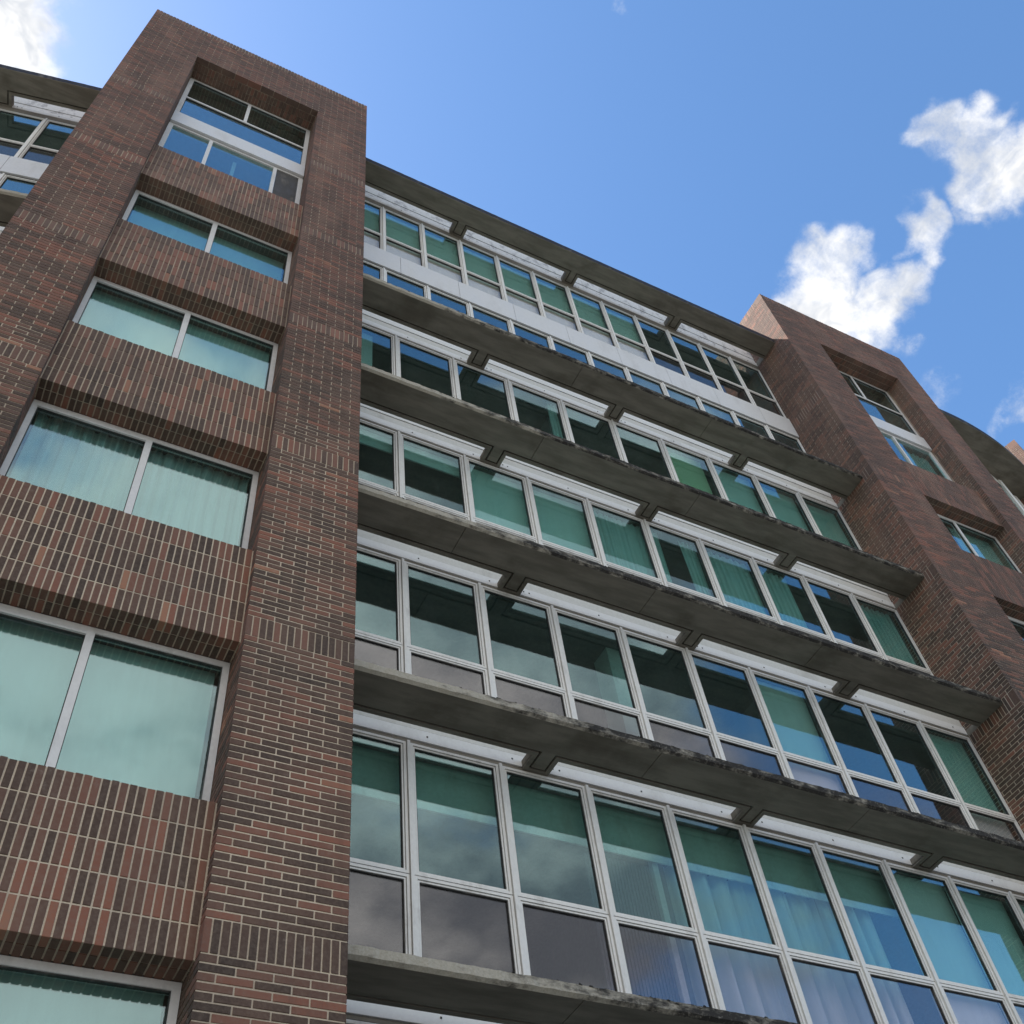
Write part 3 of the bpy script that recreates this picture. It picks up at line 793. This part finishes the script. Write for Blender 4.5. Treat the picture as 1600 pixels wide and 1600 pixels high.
# ------------------------------------------------------------------ tower windows
def tower_frame(I0, I1, YW, z0, z1, mx, seed, gl='tower_glass', label=None):
    f = MB(); w_ = .062
    f.box(I0 + .004, I1 - .004, -.0, .07, z1 - w_, z1 - .003)
    f.box(I0 + .004, I0 + w_, 0, .07, z0, z1 - w_); f.box(I1 - w_, I1 - .004, 0, .07, z0, z1 - w_)
    f.box(I0 + w_, I1 - w_, 0, .07, z0, z0 + w_)
    f.box(mx - .034, mx + .034, -.006, .06, z0 + w_, z1 - w_)
    # sliding leaf: second head rail stepped in front on the left half
    f.box(I0 + w_, mx - .034, -.010, .05, z1 - w_ - .040, z1 - w_ - .012); f.box(I0 + w_, mx - .034, .01, .05, z1 - w_ - .012, z1 - w_ - .0005, 1)
    ring(f, I0 + w_ - .002, mx - .032, z0 + w_ - .002, z1 - w_ - .038, .009, .012, .05, 1); ring(f, mx + .032, I1 - w_ + .002, z0 + w_ - .002, z1 - w_ + .002, .009, .012, .05, 1)
    o = part('window', f.mesh('window', ['tower_frame', 'gasket']), TR((0, YW, 0)), None, label)
    for a, c, zz in ((I0 + w_, mx - .034, z1 - w_ - .03), (mx + .034, I1 - w_, z1 - w_)):
        part('pane', pane_mesh(a, c, z0 + w_ - .004, zz, gl, .026), None, o)
    return o
def tower_room(I0, I1, YW, ZL, back):
    """floors, ceilings and back wall of the rooms behind the stacked windows"""
    for z in ZL:
        b = MB(); b.box(I0 + .0, I1 - .0, YW + .09, back - .16, z + .05, z + .35); part('interior_floor', b.mesh('interior_floor', ['interior_ceiling']))
I0, I1, YW = T1['I0'], T1['I1'], T1['YW']
tops = [3.944, 6.874, 9.772, 12.681, 15.586]
bots = [2.25, 5.17, 8.10, 11.00, 13.89]
for zt, zb in zip(tops, bots): tower_frame(I0, I1, YW, zb, zt, .262, 1)
tower_room(I0, I1, YW, [1.0] + tops, T1['YF'] + 3.4)
def big_window(I0, I1, YW, dz_, mx, low, label):
    """the tall top window: two lights, a wide light, a white rail, then a row of smaller lights"""
    f = MB(); w_ = .06; zt = 21.40 + dz_; z1 = 20.30 + dz_; zb1 = 19.28 + dz_; zb0 = 18.78 + dz_; z0 = 16.80 + dz_
    f.box(I0 + .004, I1 - .004, 0, .07, zt - w_, zt - .003)
    f.box(I0 + .004, I0 + w_ + .02, 0, .07, zb1, zt - w_); f.box(I1 - w_ - .02, I1 - .004, 0, .07, zb1, zt - w_)
    f.box(I0 + .004, I0 + w_ + .02, 0, .07, z0, zb0); f.box(I1 - w_ - .02, I1 - .004, 0, .07, z0, zb0)
    f.box(I0 + w_ + .02, I1 - w_ - .02, -.004, .06, z1 - .028, z1 + .028)
    f.box(mx - .03, mx + .03, -.006, .06, z1 + .028, zt - w_)
    f.box(I0 + w_ + .02, I1 - w_ - .02, 0, .06, zb0 - .05, zb0 - .0); f.box(I0 + w_ + .02, I1 - w_ - .02, 0, .06, z0, z0 + .05)
    for x in low: f.box(x - .03, x + .03, -.006, .06, z0 + .05, zb0 - .05)
    for a, c, q, r_ in ((I0+w_+.018, mx-.028, z1+.026, zt-w_+.002), (mx+.028, I1-w_-.018, z1+.026, zt-w_+.002), (I0+w_+.018, I1-w_-.018, zb1-.002, z1-.026)): ring(f, a, c, q, r_, .009, .012, .05, 1)
    o = part('window', f.mesh('window', ['tower_frame', 'gasket']), TR((0, YW, 0)), None, label)
    r = MB(); r.box(I0 + .010, I1 - .010, -.05, .05, zb0 + .01, zb1 - .01); part('rail_panel', r.mesh('rail_panel', ['band_panel']), None, o)
    for a, c, q, r_ in ((I0+w_, mx, z1, zt-w_), (mx, I1-w_, z1, zt-w_), (I0+w_, I1-w_, zb1-.01, z1)): part('pane', pane_mesh(a + .01, c - .01, q, r_, 'tower_glass', .026), None, o)
    xs = [I0 + w_ + .01] + list(low) + [I1 - w_ - .01]
    for i, (a, c) in enumerate(zip(xs[:-1], xs[1:])): part('pane', pane_mesh(a + .01, c - .01, z0 + .03, zb0 - .03, 'tower_glass', .026 + .0 * i), None, o)
    return o
big_window(I0, I1, YW + .03, 0.0, .235, (-.185, .935), 'tall window with a white rail across its middle')
tower_room(I0, I1, YW, [18.55], T1['YF'] + 3.4)
J0, J1, YW2 = T2['I0'], T2['I1'], T2['YW']
for zt, zb in ((15.835, 14.12), (12.895, 11.2), (9.98, 8.3)): tower_frame(J0, J1, YW2, zb, zt, 15.0, 2)
tower_room(J0, J1, YW2, [7.06, 9.98, 12.895, 15.835], T2['YF'] + 3.4)
big_window(J0, J1, YW2 + .03, .16, 15.0, (15.02,), None)
tower_room(J0, J1, YW2, [18.7], T2['YF'] + 3.4)

TW = YW + .17
blind(I0 + .03, .24, 2.27, 3.935, TW, 'blind_pale', 'pale roller blind at the foot of the left tower, left pane', 'pale tower blinds')
blind(.28, I1 - .07, 2.27, 3.935, TW, 'blind_pale', 'pale roller blind at the foot of the left tower, right pane', 'pale tower blinds')
blind(I0 + .03, .24, 5.2, 6.865, TW, 'blind_pale', 'pale aqua blind in the left tower, fifth window from its top, left pane', 'pale tower blinds')
blind(.28, I1 - .085, 5.2, 6.865, TW, 'blind_pale', 'pale aqua blind in the left tower, fifth window from its top, right pane', 'pale tower blinds')
curtain(I0 + .08, .25, 8.12, 9.80, TW, 'curtain_pale', 'pale blue pleated curtain in the left tower, fourth window down, left pane', 'tower curtains', 7, .03, 61)
curtain(.27, I1 - .07, 8.12, 9.80, TW, 'curtain_pale', 'pale blue pleated curtain in the left tower, fourth window down, right pane', 'tower curtains', 8, .03, 62)
blind(I0 + .06, .24, 11.02, 12.67, TW, 'blind_green', 'green blind in the left tower, third window down, left pane', 'green tower blinds')
blind(.28, I1 - .06, 11.02, 12.67, TW, 'blind_green', 'green blind in the left tower, third window down, right pane', 'green tower blinds')
blind(I0 + .06, .24, 13.95, 15.575, TW + .05, 'blind_green', 'dim green blind in the left tower, second window down, left pane', 'green tower blinds')
blind(.28, I1 - .06, 13.95, 15.575, TW + .05, 'blind_green', 'dim green blind in the left tower, second window down, right pane', 'green tower blinds')
# window one: steel post and a dark insect screen
pm = MB(); pm.box(-.03, .03, -.03, .03, 0, 1.85); part('post', pm.mesh('post', ['steel_post']), TR((.28, YW + .20, 16.85)))
pm = MB(); pm.box(.975, I1 - .085, .030, .045, 0, 1.9)
part('screen', pm.mesh('screen', ['dark_screen']), TR((0, YW + .012, 16.84)), label='dark grey screen in the lower right light')
# right tower
curtain(15.35, J1 - .08, 17.0, 18.80, YW2 + .18, 'curtain_aqua', 'green curtain in the right tower, under its white rail', None, 6, .03, 71)
blind(J0 + .05, 14.98, 14.15, 15.82, YW2 + .17, 'blind_green', 'green blind in the right tower, second window down, left pane', 'right tower blinds')
blind(15.02, J1 - .06, 14.15, 15.82, YW2 + .17, 'blind_green', 'green blind in the right tower, second window down, right pane', 'right tower blinds')

# ------------------------------------------------------------------ left wing, set back and turned
AL = R(-11.2); ML = TR((-2.21, 8.407, 0)) @ Matrix.Rotation(AL, 4, 'Z')
xl = [-.846 - .8507 * i for i in range(7, -1, -1)] + [-.846 + .8507]
top_row(xl, ML, -6.9, .25, panels=[-6.9, -5.7, -4.5, -3.3, -2.1, -.93, .25])
slab(21.454, ROOF_S, -6.9, .26, ROV, [(-4.40, -4.12), (-1.79, -1.50)], ML, edge_h=.178, ch=.012, roof=True, name='roof_slab', seed=19, inner=2.5)
slab(15.886, 15.776, -6.9, .26, OV, [(-4.40, -4.12), (-1.79, -1.50)], ML, name='floor_slab', seed=20, inner=2.5)
slab(17.60 - .9 * 0 - 4.59, 12.90, -6.9, .26, OV, [(-4.40, -4.12), (-1.79, -1.50)], ML, name='floor_slab', seed=21, inner=2.5)
b = MB(); b.box(-6.9, .25, 2.4, 2.5, ZG, 21.2); b.box(-6.9, .25, .02, 2.4, ZG, 12.8); part('interior_wall', b.mesh('interior_wall', ['interior_wall']), ML)

# ------------------------------------------------------------------ right wing, curving away
RC = 10.5; XC = 17.9
def arc(x, off):
    """point on the curved eaves, off metres behind its edge"""
    s_ = max(0.0, x - XC); th = s_ / RC
    cx, cy = XC, 6.745 + RC
    if x < XC: return (x, 6.745 + off)
    return (cx + (RC - off) * math.sin(th), cy - (RC - off) * math.cos(th))
xs_ = [16.6 + .22 * i for i in range(34)]
def ribbon(mb, o0, z0, o1, z1, mi=0):
    for a, c in zip(xs_[:-1], xs_[1:]):
        p, q = arc(a, o0), arc(c, o0); r_, s_ = arc(c, o1), arc(a, o1)
        mb.quad((p[0], p[1], z0), (q[0], q[1], z0), (r_[0], r_[1], z1), (s_[0], s_[1], z1), mi)
b = MB()
ribbon(b, 0, 21.275, 0, 21.454, 1); ribbon(b, .012, 21.27, 0, 21.275, 0); ribbon(b, 1.6, 21.27, .012, 21.27, 0)
ribbon(b, 0, 21.454, 2.6, 21.454, 1)
part('roof_slab', b.mesh('roof_slab', ['soffit', 'roof_flashing']), label='curved dark roof slab beyond the right tower')
b = MB(); ribbon(b, .70, 20.95, .70, 21.268); part('window_head', b.mesh('window_head', ['vent_ceiling']))
b = MB(); ribbon(b, .72, 15.9, .72, 20.95); part('window', b.mesh('window', ['teal_glass'])); b = MB(); ribbon(b, 1.3, 15.9, 1.3, 21.2); part('interior_wall', b.mesh('interior_wall', ['interior_wall']))
b = MB(); ribbon(b, .60, 18.235, .60, 18.935); ribbon(b, .66, 18.935, .60, 18.935); ribbon(b, .60, 18.235, .66, 18.235); part('band_panel', b.mesh('band_panel', ['band_panel']))
for x in [17.2 + .85 * i for i in range(8)]:
    p = arc(x, .68); b = MB(); b.box(-.05, .05, -.03, .03, 15.9, 21.2); part('mullion', b.mesh('mullion', ['window_frame']), TR((p[0], p[1], 0)))
b = MB(); ribbon(b, -.08, 15.776, -.08, 15.886, 1); ribbon(b, .72, 15.776, -.08, 15.776, 0); ribbon(b, -.08, 15.886, .72, 15.886, 1)
part('floor_slab', b.mesh('floor_slab', ['soffit', 'edge']))
